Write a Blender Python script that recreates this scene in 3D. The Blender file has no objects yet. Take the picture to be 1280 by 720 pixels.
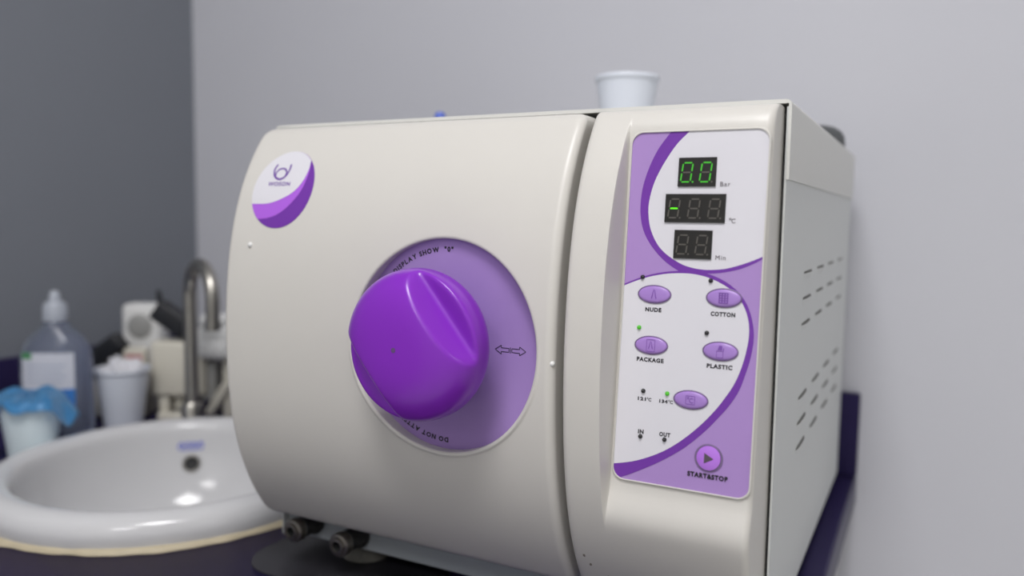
import bpy, bmesh, math, random
from mathutils import Vector, Matrix
random.seed(4)
PI = math.pi
SC = bpy.context.scene
COL = SC.collection

# ------------------------------------------------------------------ camera, light, exposure
cam_d = bpy.data.cameras.new('camera')
cam_d.sensor_width = 36.0
cam_d.lens = 28.27
cam_d.clip_start = 0.01
cam = bpy.data.objects.new('camera', cam_d)
COL.objects.link(cam)
YAW, PITCH, ROLL = 0.4799, 0.0875, 0.0146
_f = Vector((-math.sin(YAW) * math.cos(PITCH), math.cos(YAW) * math.cos(PITCH), -math.sin(PITCH)))
_r0 = Vector((math.cos(YAW), math.sin(YAW), 0))
_u0 = _r0.cross(_f)
_r = _r0 * math.cos(ROLL) + _u0 * math.sin(ROLL)
_u = -_r0 * math.sin(ROLL) + _u0 * math.cos(ROLL)
cam.matrix_world = Matrix(((_r.x, _u.x, -_f.x, 0.089), (_r.y, _u.y, -_f.y, -0.5736), (_r.z, _u.z, -_f.z, 0.246), (0, 0, 0, 1)))
cam_d.dof.use_dof = True
cam_d.dof.focus_distance = 0.575
cam_d.dof.aperture_fstop = 2.8
SC.camera = cam

SC.view_settings.view_transform = 'Standard'
SC.view_settings.look = 'None'
SC.view_settings.gamma = 1.0
SC.view_settings.exposure = 0.0
SC.view_settings.use_curve_mapping = False

world = bpy.data.worlds.new('world')
SC.world = world
world.use_nodes = True
world.node_tree.nodes['Background'].inputs[0].default_value = (0.80, 0.84, 0.93, 1)
world.node_tree.nodes['Background'].inputs[1].default_value = 0.55

def area(name, loc, size, energy, color=(1, .985, .99), rot=(0, 0, 0)):
    d = bpy.data.lights.new(name, 'AREA')
    d.shape = 'RECTANGLE'
    d.size, d.size_y = size
    d.energy = energy
    d.color = color
    o = bpy.data.objects.new(name, d)
    o.location = loc
    o.rotation_euler = rot
    COL.objects.link(o)
    return o
CEIL = 1.75
area('overhead_area_light', (0.0, -0.90, CEIL - .03), (.6, .6), 25.5)
area('overhead_area_light', (0.02, -2.2, CEIL - .03), (.6, .6), 14)  # added fill lamp, no known fixture; brightens the door's lower front
area('overhead_area_light', (2.25, -1.0, CEIL - .03), (.6, .6), 5.5)  # added fill lamp on the right; lifts the sterilizer's side panel

# ------------------------------------------------------------------ helpers
def tag(o, label=None, cat=None, group=None, kind=None):
    if label: o['label'] = label
    if cat: o['category'] = cat
    if group: o['group'] = group
    if kind: o['kind'] = kind
    return o

def empty(name, loc, label, cat, group=None, rz=0):
    o = bpy.data.objects.new(name, None)
    COL.objects.link(o)
    o.location = loc
    o.rotation_euler.z = rz
    o.empty_display_size = .05
    return tag(o, label, cat, group)

def obj(name, bm, mats, parent=None, smooth=True, world=True, angle=None):
    """link a bmesh as ONE object; geometry is in world space and is moved into the parent's frame"""
    bmesh.ops.recalc_face_normals(bm, faces=bm.faces[:])
    return rawobj(name, bm, mats, parent, smooth, world, angle)

def wmat(o):
    m = Matrix.Translation(o.location) @ o.rotation_euler.to_matrix().to_4x4()
    return wmat(o.parent) @ m if o.parent else m

def rawobj(name, bm, mats, parent=None, smooth=True, world=True, angle=35):
    me = bpy.data.meshes.new(name)
    if parent and world:
        bm.transform(wmat(parent).inverted())
    if angle is None:
        angle = 35
    if smooth:
        for f in bm.faces: f.smooth = True
        a = math.radians(angle)
        for e in bm.edges:
            if len(e.link_faces) == 2 and e.calc_face_angle(0) > a:
                e.smooth = False
    bm.to_mesh(me)
    bm.free()
    for m in (mats if isinstance(mats, (list, tuple)) else [mats]):
        me.materials.append(m)
    o = bpy.data.objects.new(name, me)
    COL.objects.link(o)
    if parent: o.parent = parent
    return o

def add_box(bm, lo, hi, bev=0, seg=2, rot=None, mat=0):
    lo, hi = Vector(lo), Vector(hi)
    r = bmesh.ops.create_cube(bm, size=1)
    vs = r['verts']
    c, s = (lo + hi) / 2, hi - lo
    for v in vs:
        v.co = Vector((v.co.x * s.x, v.co.y * s.y, v.co.z * s.z))
    fs = set(f for v in vs for f in v.link_faces)
    if bev:
        es = list(set(e for v in vs for e in v.link_edges))
        rr = bmesh.ops.bevel(bm, geom=es, offset=bev, segments=seg, profile=.5, affect='EDGES')
        vs = list(set(v for f in rr['faces'] for v in f.verts) | set(v for v in vs if v.is_valid))
        fs = set(f for v in vs for f in v.link_faces)
    for f in fs: f.material_index = mat
    if rot is not None:
        bmesh.ops.rotate(bm, verts=vs, cent=(0, 0, 0), matrix=rot)
    bmesh.ops.translate(bm, verts=vs, vec=c)
    return vs

def lathe(bm, prof, n=64, center=(0, 0, 0), axis=None, mat=0, cap0=False, cap1=False, sx=1, sy=1):
    """revolve (r, h) about Z (or along axis vector)"""
    q = Vector((0, 0, 1)).rotation_difference(Vector(axis)) if axis is not None else None
    c = Vector(center)
    rings = []
    for r, h in prof:
        ring = []
        for k in range(n):
            a = 2 * PI * k / n
            p = Vector((r * math.cos(a) * sx, r * math.sin(a) * sy, h))
            if q: p = q @ p
            ring.append(bm.verts.new(p + c))
        rings.append(ring)
    for i in range(len(rings) - 1):
        for k in range(n):
            f = bm.faces.new((rings[i][k], rings[i][(k + 1) % n], rings[i + 1][(k + 1) % n], rings[i + 1][k]))
            f.material_index = mat
    if cap0: bm.faces.new(rings[0][::-1]).material_index = mat
    if cap1: bm.faces.new(rings[-1]).material_index = mat
    return rings

def tube(bm, pts, rad, n=16, mat=0, caps=True):
    pts = [Vector(p) for p in pts]
    rings = []
    up = None
    for i, p in enumerate(pts):
        t = (pts[min(i + 1, len(pts) - 1)] - pts[max(i - 1, 0)]).normalized()
        if up is None:
            up = t.orthogonal().normalized()
        else:
            up = (up - t * up.dot(t)).normalized()
        s = t.cross(up)
        r = rad[i] if isinstance(rad, (list, tuple)) else rad
        rings.append([bm.verts.new(p + (up * math.cos(2 * PI * k / n) + s * math.sin(2 * PI * k / n)) * r) for k in range(n)])
    for i in range(len(rings) - 1):
        for k in range(n):
            bm.faces.new((rings[i][k], rings[i][(k + 1) % n], rings[i + 1][(k + 1) % n], rings[i + 1][k])).material_index = mat
    if caps:
        bm.faces.new(rings[0][::-1]).material_index = mat
        bm.faces.new(rings[-1]).material_index = mat

def spline(pts, n=8):
    """Catmull-Rom through 2-D or 3-D points"""
    P = [Vector(p) for p in pts]
    out = []
    for i in range(len(P) - 1):
        p0, p1, p2, p3 = P[max(i - 1, 0)], P[i], P[i + 1], P[min(i + 2, len(P) - 1)]
        for k in range(n):
            t = k / n
            out.append(.5 * ((2 * p1) + (p2 - p0) * t + (2 * p0 - 5 * p1 + 4 * p2 - p3) * t * t + (3 * p1 - p0 - 3 * p2 + p3) * t ** 3))
    out.append(P[-1])
    return out

def smoothstep(a, b, x):
    t = max(0, min(1, (x - a) / (b - a)))
    return t * t * (3 - 2 * t)

# ------------------------------------------------------------------ materials
def srgb(r, g, b):
    f = lambda c: (c / 255 / 12.92) if c <= 10 else ((c / 255 + .055) / 1.055) ** 2.4
    return (f(r), f(g), f(b), 1)

def mat(name, col, rough=.5, metal=0, spec=.5, trans=0, bump=0, bscale=200, var=0, vscale=8, emit=None, estr=0, coat=0, sss=0, ior=1.45):
    m = bpy.data.materials.new(name)
    m.use_nodes = True
    nt = m.node_tree
    b = nt.nodes['Principled BSDF']
    b.inputs['Base Color'].default_value = col
    b.inputs['Roughness'].default_value = rough
    b.inputs['Metallic'].default_value = metal
    b.inputs['Specular IOR Level'].default_value = spec
    b.inputs['Transmission Weight'].default_value = trans
    b.inputs['Coat Weight'].default_value = coat
    b.inputs['IOR'].default_value = ior
    if sss:
        b.inputs['Subsurface Weight'].default_value = sss
        b.inputs['Subsurface Radius'].default_value = (.01, .01, .01)
    if emit:
        b.inputs['Emission Color'].default_value = emit
        b.inputs['Emission Strength'].default_value = estr
    if bump or var:
        tc = nt.nodes.new('ShaderNodeTexCoord')
    if bump:
        no = nt.nodes.new('ShaderNodeTexNoise')
        no.inputs['Scale'].default_value = bscale
        no.inputs['Detail'].default_value = 3
        bu = nt.nodes.new('ShaderNodeBump')
        bu.inputs['Strength'].default_value = bump
        bu.inputs['Distance'].default_value = .001
        nt.links.new(tc.outputs['Object'], no.inputs['Vector'])
        nt.links.new(no.outputs['Fac'], bu.inputs['Height'])
        nt.links.new(bu.outputs['Normal'], b.inputs['Normal'])
    if var:
        n2 = nt.nodes.new('ShaderNodeTexNoise')
        n2.inputs['Scale'].default_value = vscale
        n2.inputs['Detail'].default_value = 5
        mx = nt.nodes.new('ShaderNodeMix')
        mx.data_type = 'RGBA'
        mx.inputs['A'].default_value = tuple(c * (1 - var) for c in col[:3]) + (1,)
        mx.inputs['B'].default_value = tuple(min(1, c * (1 + var)) for c in col[:3]) + (1,)
        nt.links.new(tc.outputs['Object'], n2.inputs['Vector'])
        nt.links.new(n2.outputs['Fac'], mx.inputs['Factor'])
        nt.links.new(mx.outputs['Result'], b.inputs['Base Color'])
    return m

M = {
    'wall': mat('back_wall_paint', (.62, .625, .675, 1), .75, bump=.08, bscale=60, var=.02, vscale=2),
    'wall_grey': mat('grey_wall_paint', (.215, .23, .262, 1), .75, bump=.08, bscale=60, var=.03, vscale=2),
    'wall_white': mat('white_wall_paint', (.82, .82, .80, 1), .75, bump=.05),  # unseen right and front walls, kept white to bounce fill light
    'floor': mat('floor_tile', (.74, .73, .69, 1), .4, var=.1, vscale=5),
    'ceiling': mat('ceiling_paint', (.84, .84, .84, 1), .8, bump=.05),
    'beige': mat('beige_plastic', (.665, .645, .605, 1), .36, bump=.02, bscale=900, var=.025, vscale=14),
    'panel': mat('grey_beige_panel_paint', (.68, .70, .69, 1), .4, bump=.015, bscale=500),
    'cover': mat('cover_paint', (.72, .72, .69, 1), .4, bump=.015, bscale=500),
    'base': mat('grey_base_metal', (.40, .43, .455, 1), .5, metal=.0),
    'dark': mat('hole_shade_and_dot', (.03, .03, .03, 1), .7),  # dark tone standing in for shade inside holes; also colours a small dot
    'vent': mat('vent_slit_shade', (.16, .16, .15, 1), .7),
    'foot': mat('grey_foot_rubber', (.13, .125, .11, 1), .6),
    'knob': mat('purple_knob_plastic', (.235, .026, .52, 1), .30, spec=.5, coat=.15),
    'lilac': mat('lilac_print', (.42, .265, .60, 1), .35),
    'dish': mat('lilac_dial_plate', (.40, .26, .60, 1), .38, var=.05, vscale=30),
    'purple': mat('purple_print', (.175, .04, .38, 1), .35),
    'violet': mat('violet_print', (.44, .13, .75, 1), .35),
    'white': mat('white_print', (.74, .73, .78, 1), .33),
    'ink': mat('black_ink', (.02, .018, .025, 1), .5),
    'inkp': mat('purple_ink', (.16, .06, .36, 1), .5),
    'disp': mat('display_window', (.018, .017, .016, 1), .25),
    'seg_off': mat('unlit_segment', (.10, .092, .08, 1), .5),
    'seg_on': mat('lit_segment', (.03, .25, .02, 1), .4, emit=(.06, .55, .02, 1), estr=.55),
    'seg_hot': mat('bright_segment', (.1, .6, .02, 1), .4, emit=(.10, 1, .0, 1), estr=1.0),
    'led_on': mat('green_indicator', (.07, .35, .03, 1), .3, emit=(.06, .5, .01, 1), estr=.3),
    'led_off': mat('dark_indicator', (.02, .02, .022, 1), .3),
    'btn': mat('lilac_button', (.40, .235, .63, 1), .3, coat=.2),
    'btn_ink': mat('button_icon_ink', (.22, .09, .42, 1), .4),
    'btn_start': mat('violet_button', (.50, .20, .80, 1), .3, coat=.2),
    'btn_ring': mat('button_edge', (.20, .14, .27, 1), .35),
    'grey_ink': mat('grey_print', (.10, .08, .10, 1), .5),
    'steel': mat('brushed_steel', (.46, .44, .40, 1), .32, metal=1),
    'brass': mat('dull_nickel', (.40, .37, .32, 1), .35, metal=1),
    'darkmetal': mat('dark_valve_metal', (.06, .058, .055, 1), .4, metal=.6),
    'rubber': mat('black_rubber', (.018, .018, .02, 1), .45),
    'cap': mat('dark_grey_cap', (.09, .095, .10, 1), .5),
    'navy': mat('navy_stone', (.026, .020, .070, 1), .28, spec=.06, var=.15, vscale=120),
    'ceramic': mat('white_ceramic', (.64, .64, .65, 1), .12),
    'seal': mat('yellowed_silicone', (.54, .47, .33, 1), .5, var=.15, vscale=60, bump=.3, bscale=150),
    'blue_ink': mat('blue_print', (.10, .13, .62, 1), .4),
    'cup': mat('white_cup_plastic', (.76, .80, .88, 1), .35, sss=.15),
    'cup_b': mat('pale_blue_cup_plastic', (.72, .82, .86, 1), .35, sss=.15),
    'film': mat('blue_film', (.12, .45, .80, 1), .3, trans=.35),
    'bottle': mat('clear_bottle_plastic', (.66, .74, .90, 1), .12, trans=.82, ior=1.3),
    'cap_w': mat('cloudy_cap_plastic', (.62, .66, .74, 1), .3, trans=.3),
    'label': mat('bottle_label_paper', (.66, .68, .76, 1), .5),
    'label_b': mat('bottle_label_blue', (.05, .22, .62, 1), .5),
    'label_g': mat('bottle_label_green', (.08, .30, .12, 1), .5),
    'label_t': mat('bottle_label_lines', (.45, .50, .62, 1), .5),
    'cream': mat('cream_device_plastic', (.70, .67, .58, 1), .4),
    'whitep': mat('white_device_plastic', (.80, .80, .79, 1), .35),
    'greyp': mat('grey_device_plastic', (.36, .36, .35, 1), .45),
    'black': mat('black_plastic', (.017, .018, .022, 1), .45),
    'tissue': mat('white_tissue', (.72, .72, .76, 1), .9),
    'red': mat('red_print', (.62, .34, .33, 1), .5),
    'green_cap': mat('pale_green_plastic', (.42, .55, .42, 1), .5),
    'cab': mat('white_cabinet_laminate', (.62, .61, .63, 1), .4),
    'bcap': mat('blue_cap_plastic', (.10, .16, .60, 1), .4),
}

# ------------------------------------------------------------------ the room
def struct(name, lo, hi, m):
    bm = bmesh.new()
    add_box(bm, lo, hi)
    return tag(obj(name, bm, m, smooth=False), kind='structure')
FL = -0.955
WY, WX, CZ = .55, -1.2, -.083          # back wall, left wall, worktop height
EX, EY = 2.6, -2.7                     # right wall, front wall (behind the camera)
struct('wall_back', (WX - .1, WY, FL), (EX + .1, WY + .1, CEIL), M['wall'])
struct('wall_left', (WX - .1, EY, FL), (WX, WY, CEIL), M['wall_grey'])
struct('wall_right', (EX, EY, FL), (EX + .1, WY, CEIL), M['wall_white'])
struct('wall_front', (WX - .1, EY - .1, FL), (EX + .1, EY, CEIL), M['wall_white'])
struct('floor', (WX - .1, EY - .1, FL - .1), (EX + .1, WY + .1, FL), M['floor'])
struct('ceiling', (WX - .1, EY - .1, CEIL), (EX + .1, WY + .1, CEIL + .1), M['ceiling'])

# ------------------------------------------------------------------ worktop, cabinet
SX, SY, SR = -.715, .09, .213          # basin centre, outer radius
t = empty('countertop', (-.59, .13, CZ), 'glossy dark navy worktop that carries the sterilizer and the sink', 'countertop')
bm = bmesh.new()
add_box(bm, (WX, -.27, CZ - .04), (.018, WY, CZ), .004, 3)
top = obj('worktop_slab', bm, M['navy'], t)
bm = bmesh.new()
lathe(bm, [(SR - .014, -.2), (SR - .014, .2)], 96, (SX, SY, CZ), cap0=True, cap1=True)
cut = obj('cutter', bm, M['navy'])
md = top.modifiers.new('hole', 'BOOLEAN')
md.object = cut
md.operation = 'DIFFERENCE'
dg = bpy.context.evaluated_depsgraph_get()
dg.update()
nm = bpy.data.meshes.new_from_object(top.evaluated_get(dg))
top.modifiers.clear()
top.data = nm
bpy.data.objects.remove(cut)
bm = bmesh.new()
add_box(bm, (WX + .0185, WY - .018, CZ + .0002), (.018, WY - .0002, .026), .003, 2)
tag(obj('backsplash', bm, M['navy']), 'low navy backsplash strip along the pale back wall, its end showing right of the sterilizer', 'backsplash')
bm = bmesh.new()
add_box(bm, (WX + .0002, -.27, CZ + .0002), (WX + .018, WY - .0002, .014), .003, 2)
tag(obj('backsplash', bm, M['navy']), 'low navy backsplash strip along the darker grey wall behind the clear bottle', 'backsplash')

t = empty('base_cabinet', (-.6, .15, FL), 'white laminate cabinet below the navy worktop', 'cabinet')
bm = bmesh.new()
add_box(bm, (-.016, -.23, FL), (.002, WY - .001, CZ - .0405), .001, 1)
obj('side_panel', bm, M['cab'], t)
bm = bmesh.new()
add_box(bm, (WX + .002, -.20, FL), (-.016, -.185, FL + .1))
obj('toe_kick', bm, M['cab'], t)
for k in range(3):
    x0 = WX + .002 + k * .394
    bm = bmesh.new()
    add_box(bm, (x0, -.23, FL + .1), (x0 + .39, -.212, CZ - .045), .002, 2)
    d = obj('door', bm, M['cab'], t)
    bm = bmesh.new()
    hx = x0 + (.36 if k != 2 else .03)
    tube(bm, [(hx, -.23, -.33), (hx, -.252, -.325), (hx, -.252, -.215), (hx, -.23, -.21)], .004, 10)
    obj('handle', bm, M['steel'], d)

# ------------------------------------------------------------------ autoclave
AX0, AD = -.46, .487
aut = empty('autoclave', (-.23, .22, CZ), 'beige tabletop steam sterilizer with a big purple knob and a digital panel', 'sterilizer')

def prof(z):
    u = z - .14
    return 21.686 * u ** 4 - .50396 * u ** 3 + .93988 * u * u + .0000848 * u - .07595

# body
bm = bmesh.new()
add_box(bm, (AX0 + .002, .03, -.065), (-.0022, AD, .3245), .002, 2)
add_box(bm, (-.0026, .0005, -.065), (-.001, AD, .3235), .0004, 1)
add_box(bm, (AX0 + .001, .0005, -.065), (AX0 + .0026, AD, .3235), .0004, 1)
housing = obj('housing', bm, M['panel'], aut)
tag(housing, 'pale grey metal side walls')
bm = bmesh.new()
pts = []
T = .0022
for a in (0,):
    outer = [(AX0 - .0005, .2745)] + [(AX0 - .0005 + .004 * (1 - math.cos(k * PI / 8)), .3283 - .004 * (1 - math.sin(k * PI / 8))) for k in range(5)]
    outer += [(.0008 - .004 * (1 - math.cos(k * PI / 8)), .3283 - .004 * (1 - math.sin(k * PI / 8))) for k in range(4, -1, -1)] + [(.0008, .2745)]
    inner = [(AX0 + .0015, .2745), (AX0 + .0015, .3255), (-.0012, .3255), (-.0012, .2745)]
loop = outer + inner[::-1]
va = [bm.verts.new((x, -.0005, z)) for x, z in loop]
vb = [bm.verts.new((x, AD + .002, z)) for x, z in loop]
n = len(loop)
for k in range(n):
    bm.faces.new((va[k], va[(k + 1) % n], vb[(k + 1) % n], vb[k]))
bm.faces.new(va)
bm.faces.new(vb[::-1])
obj('top_cover', bm, M['cover'], aut)
bm = bmesh.new()
cpr = [(.0001, .026), (.008, .0255), (.016, .0235), (.023, .019), (.027, .013), (.028, .004), (.028, 0)]
lathe(bm, cpr, 48, (-.0305, .40, .3283), cap1=True)
tag(obj('filler_cap', bm, M['cap'], aut), 'dark grey round cap on top')

# vent slots pressed into the right side
for z in (.204, .183, .162, .1215 - .0205, .080, .059):
    for y in (.1305, .2140, .298, .3875):
        bm = bmesh.new()
        L, H = .026, .0042
        # a low pressed hood under a strip coloured dark for the slit's shade
        nseg = 10
        for i in range(nseg + 1):
            a = -1 + 2 * i / nseg
            d = .0016 * math.sqrt(max(0, 1 - a * a))
            yy = y + a * L
            bm.verts.new((-.0011, yy, z - H * 1.3))
            bm.verts.new((-.001 + d * .9, yy, z - H * .2))
            bm.verts.new((-.001 + d, yy, z + H * .1))
            bm.verts.new((-.0011, yy, z + H * .2))
        bm.verts.ensure_lookup_table()
        for i in range(nseg):
            for j in range(3):
                q = [bm.verts[4 * i + j], bm.verts[4 * i + j + 1], bm.verts[4 * i + 4 + j + 1], bm.verts[4 * i + 4 + j]]
                f = bm.faces.new(q)
                f.material_index = 1 if j == 2 else 0
        vs = add_box(bm, (-.0012, y - L * .85, z + H * .2), (-.0008, y + L * .85, z + H * .48), mat=1)
        obj('vent_slot', bm, [M['panel'], M['vent']], housing, angle=50)

# base strip, drain valves, feet
bm = bmesh.new()
add_box(bm, (AX0, .010, -.0655), (-.003, .0135, -.025), .001, 2)
add_box(bm, (AX0, .010, -.0655), (-.003, AD, -.0635), .0005, 1)
base = obj('base_panel', bm, M['base'], aut)
tag(base, 'slate grey metal strip under the door')
for cx, cz in ((-.4264, -.0492), (-.3721, -.0519)):
    bm = bmesh.new()
    ax = (0, -1, 0)
    lathe(bm, [(.0, 0), (.0122, 0), (.0122, .003), (.0098, .0035), (.0098, .020), (.0085, .0215)], 32, (cx, .010, cz), ax, mat=1)
    lathe(bm, [(.0085, .0215), (.0105, .022), (.011, .0235), (.011, .029), (.0102, .0305), (.0078, .031), (.0072, .0335), (.0050, .0338), (.0046, .0325)], 32, (cx, .010, cz), ax, mat=0)
    lathe(bm, [(.0046, .0325), (.0042, .020), (.0001, .0195)], 32, (cx, .010, cz), ax, mat=2)
    v = obj('drain_valve', bm, [M['brass'], M['darkmetal'], M['dark']], aut)
    bm = bmesh.new()
    q = [bm.verts.new((cx - .0165 + a * .0035, .0096, cz + .0085 + b * .003)) for a, b in ((-1, 1), (1, 1), (0, -1))]
    bm.faces.new(q)
    q2 = bmesh.ops.extrude_face_region(bm, geom=bm.faces[:])
    bmesh.ops.translate(bm, verts=[g for g in q2['geom'] if isinstance(g, bmesh.types.BMVert)], vec=(0, .0004, 0))
    obj('arrow_mark', bm, M['ink'], base)
for fx in (-.383, -.06):
    for fy in (.035, .42):
        bm = bmesh.new()
        lathe(bm, [(.0001, 0), (.022, 0), (.0235, .002), (.020, .012), (.014, .0175), (.0001, .0178)], 32, (fx, fy, CZ))
        obj('foot', bm, M['foot'], aut)

# ---- door: bulging plate with a round well, built as a polar sheet around the well
DX, DZ, DR = -.231, .1495, .08
RX0, RX1, RZ0, RZ1 = -.4525, -.1375, -.0325, .3228
def rrect(x, z, x0, x1, z0, z1, r):
    cx, cz = (x0 + x1) / 2, (z0 + z1) / 2
    qx, qz = abs(x - cx) - (x1 - x0) / 2 + r, abs(z - cz) - (z1 - z0) / 2 + r
    return -(min(max(qx, qz), 0) + math.hypot(max(qx, 0), max(qz, 0)) - r)
def ddoor(x, z): return rrect(x, z, RX0, RX1, RZ0, RZ1, .009)
PLATE = -.0625
bm = bmesh.new()
NA = 420
RF = .0065
rings = []
cols = []
for k in range(NA):
    a = 2 * PI * k / NA
    ca, sa = math.cos(a), math.sin(a)
    lo, hi = DR, .6
    for _ in range(40):
        m_ = (lo + hi) / 2
        if ddoor(DX + ca * m_, DZ + sa * m_) > 0: lo = m_
        else: hi = m_
    L = lo
    e = .01
    g = (ddoor(DX + ca * (L - e), DZ + sa * (L - e))) / e      # distance per radius
    g = max(g, .3)
    col = []
    def P(r, y): return bm.verts.new((DX + ca * r, y, DZ + sa * r))
    yw = prof(DZ + sa * DR)
    glint_lip = .0009 * smoothstep(.25, -.5, sa)  # raised lip added along the lower edge only, to catch a highlight
    col.append(P(DR, max(PLATE + .003, yw + .006)))
    col.append(P(DR, yw + .0032))
    for q in (.0022, .0016, .0009, .0004, 0):
        rr = DR + .0022 - math.sqrt(max(0, .0022 ** 2 - (.0022 - q) ** 2))
        zz = DZ + sa * rr
        col.append(P(rr, prof(zz) + q - glint_lip))
    for q in (.25, .5, .75):
        rr = DR + .0022 + .0025 * q
        col.append(P(rr, prof(DZ + sa * rr) - glint_lip * (.5 + .5 * math.cos(PI * q))))
    ra, rb = DR + .0047, L - RF / g * 1.05
    for i in range(17):
        r = ra + (rb - ra) * i / 16
        col.append(P(r, prof(DZ + sa * r)))
    for d in (RF * .8, RF * .6, RF * .42, RF * .27, RF * .15, RF * .06, RF * .015, 0):
        r = L - d / g
        dd = min(RF, max(0, ddoor(DX + ca * r, DZ + sa * r)))
        col.append(P(r, prof(DZ + sa * r) + RF - math.sqrt(max(0, RF * RF - (RF - dd) ** 2))))
    yb = max(.006, prof(DZ + sa * L) + RF + .001)
    col.append(P(L, yb))
    cols.append(col)
for k in range(NA):
    A, B = cols[k], cols[(k + 1) % NA]
    for i in range(len(A) - 1):
        bm.faces.new((A[i], A[i + 1], B[i + 1], B[i]))
bm.faces.new([c[-1] for c in cols])
# dried paint drips
for sx_, sz_, r_ in ((-.4249, .2195, .0024), (-.1395, .1455, .0022)):
    v = bmesh.ops.create_icosphere(bm, subdivisions=2, radius=r_, matrix=Matrix.Translation((sx_, prof(sz_) + (.0 if sx_ < -.3 else .003), sz_)))
    for f in set(f for q in v['verts'] for f in q.link_faces): f.material_index = 1
door = obj('door', bm, [M['beige'], M['whitep']], aut, angle=60)

# ---- text -> mesh verts
def text_mesh(s, bold=0.0, shear=0):
    cu = bpy.data.curves.new('t', 'FONT')
    cu.body = s
    cu.size = 1
    cu.offset = bold
    cu.shear = shear
    cu.space_character = 1.16 if len(s) > 1 else 1
    cu.resolution_u = 3
    o = bpy.data.objects.new('t', cu)
    COL.objects.link(o)
    dg = bpy.context.evaluated_depsgraph_get()
    me = bpy.data.meshes.new_from_object(o.evaluated_get(dg))
    bpy.data.objects.remove(o)
    V = [v.co.copy() for v in me.vertices]
    F = [tuple(p.vertices) for p in me.polygons]
    bpy.data.meshes.remove(me)
    return V, F
def add_text(bm, s, place, mi, width=None, height=None, bold=.02, x0=0, shear=0):
    """place(u, v) -> world; width in the units of place; text starts at u = x0 on v = 0"""
    V, F = text_mesh(s, bold, shear)
    xs = [v.x for v in V]; ys = [v.y for v in V]
    kx = width / (max(xs) - min(xs)) if width else height / .72
    ky = height / .72 if height else kx
    nv = [bm.verts.new(place(x0 + (v.x - min(xs)) * kx, v.y * ky)) for v in V]
    for f in F:
        try: bm.faces.new([nv[i] for i in f]).material_index = mi
        except ValueError: pass

# ---- dial plate at the bottom of the well
bm = bmesh.new()
lathe(bm, [(.0001, .0), (.05, 0), (DR + .0003, 0), (DR + .0003, -.002)], 128, (DX, PLATE, DZ), (0, -1, 0))
def ring_text(bm, s, r, a0, cap, mi):
    """clockwise lettering, letter tops outwards; a0 = start angle (deg, 0 = right, 90 = top)"""
    a = math.radians(a0)
    for ch in s:
        if ch == ' ':
            a -= cap * .55 / r
            continue
        V, F = text_mesh(ch, .045)
        k = cap / .72
        x0_, x1_ = min(v.x for v in V), max(v.x for v in V)
        w = (x1_ - x0_) * k
        am = a - w / 2 / r
        c_, s_ = math.cos(am), math.sin(am)
        nv = []
        for v in V:
            lx, ly = (v.x - (x0_ + x1_) / 2) * k, v.y * k
            rr = r + ly
            nv.append(bm.verts.new((DX + c_ * rr + s_ * lx, PLATE - .0002, DZ + s_ * rr - c_ * lx)))
        for f in F:
            bm.faces.new([nv[i] for i in f]).material_index = mi
        a -= (w + cap * .20) / r
ring_text(bm, 'DISPLAY SHOW  "0"', .0705, 133, .0036, 1)
ring_text(bm, 'DO NOT ATTEMPT TO', .0715, 271, .0036, 1)
# double-headed outline arrow with a bar in the middle
def stroke(bm, pts, w, place, mi, closed=False):
    pts = [Vector(p[:2]) for p in pts]
    n_ = len(pts)
    L_, R_ = [], []
    for i in range(n_):
        if closed: d = pts[(i + 1) % n_] - pts[i - 1]
        else: d = pts[min(i + 1, n_ - 1)] - pts[max(i - 1, 0)]
        d.normalize()
        nn = Vector((-d.y, d.x)) * (w / 2)
        L_.append(bm.verts.new(place(*(pts[i] + nn))))
        R_.append(bm.verts.new(place(*(pts[i] - nn))))
    for i in range(n_ if closed else n_ - 1):
        j = (i + 1) % n_
        bm.faces.new((L_[i], L_[j], R_[j], R_[i])).material_index = mi
def dense(pts, closed=False):
    out = []
    q = list(pts) + ([pts[0]] if closed else [])
    for a_, b_ in zip(q[:-1], q[1:]):
        for k in range(6):
            out.append((a_[0] + (b_[0] - a_[0]) * k / 6, a_[1] + (b_[1] - a_[1]) * k / 6))
    if not closed: out.append(q[-1])
    return out
pd = lambda u, v: (DX + .0535 + u, PLATE - .0002, DZ + .0005 + v)
for s in (-1, 1):
    sh = [(s * .0012, .0014), (s * .0075, .0014), (s * .0075, .0032), (s * .0125, 0), (s * .0075, -.0032), (s * .0075, -.0014), (s * .0012, -.0014)]
    stroke(bm, dense(sh, True), .0005, pd, 1, True)
stroke(bm, [(0, -.0022), (0, .0022)], .0006, pd, 1)
obj('dial_plate', bm, [M['dish'], M['ink']], door)

# ---- badge in the door's upper left corner (u right, v up, in mm about (-.4, .267))
def on_door(off):
    return lambda u, v: (-.4 + u / 1000, prof(.267 + v / 1000) - off, .267 + v / 1000)
def poly_fill(bm, pts, place, mi, step=None):
    """fill a simple polygon (2-D) and map it through place"""
    tmp = bmesh.new()
    vs = [tmp.verts.new((p[0], p[1], 0)) for p in pts]
    es = [tmp.edges.new((vs[i], vs[(i + 1) % len(vs)])) for i in range(len(vs))]
    bmesh.ops.triangle_fill(tmp, use_beauty=True, use_dissolve=False, edges=es)
    if step:
        for _ in range(3):
            le = [e for e in tmp.edges if e.calc_length() > step]
            if le: bmesh.ops.subdivide_edges(tmp, edges=le, cuts=1)
        bmesh.ops.triangulate(tmp, faces=tmp.faces[:])
    tmp.verts.index_update()
    nv = [bm.verts.new(place(v.co.x, v.co.y)) for v in tmp.verts]
    for f in tmp.faces:
        bm.faces.new([nv[v.index] for v in f.verts]).material_index = mi
    tmp.free()
bm = bmesh.new()
BR = 32.8
circ = lambda a: (-.3 + BR * math.cos(a), BR * math.sin(a))
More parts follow.
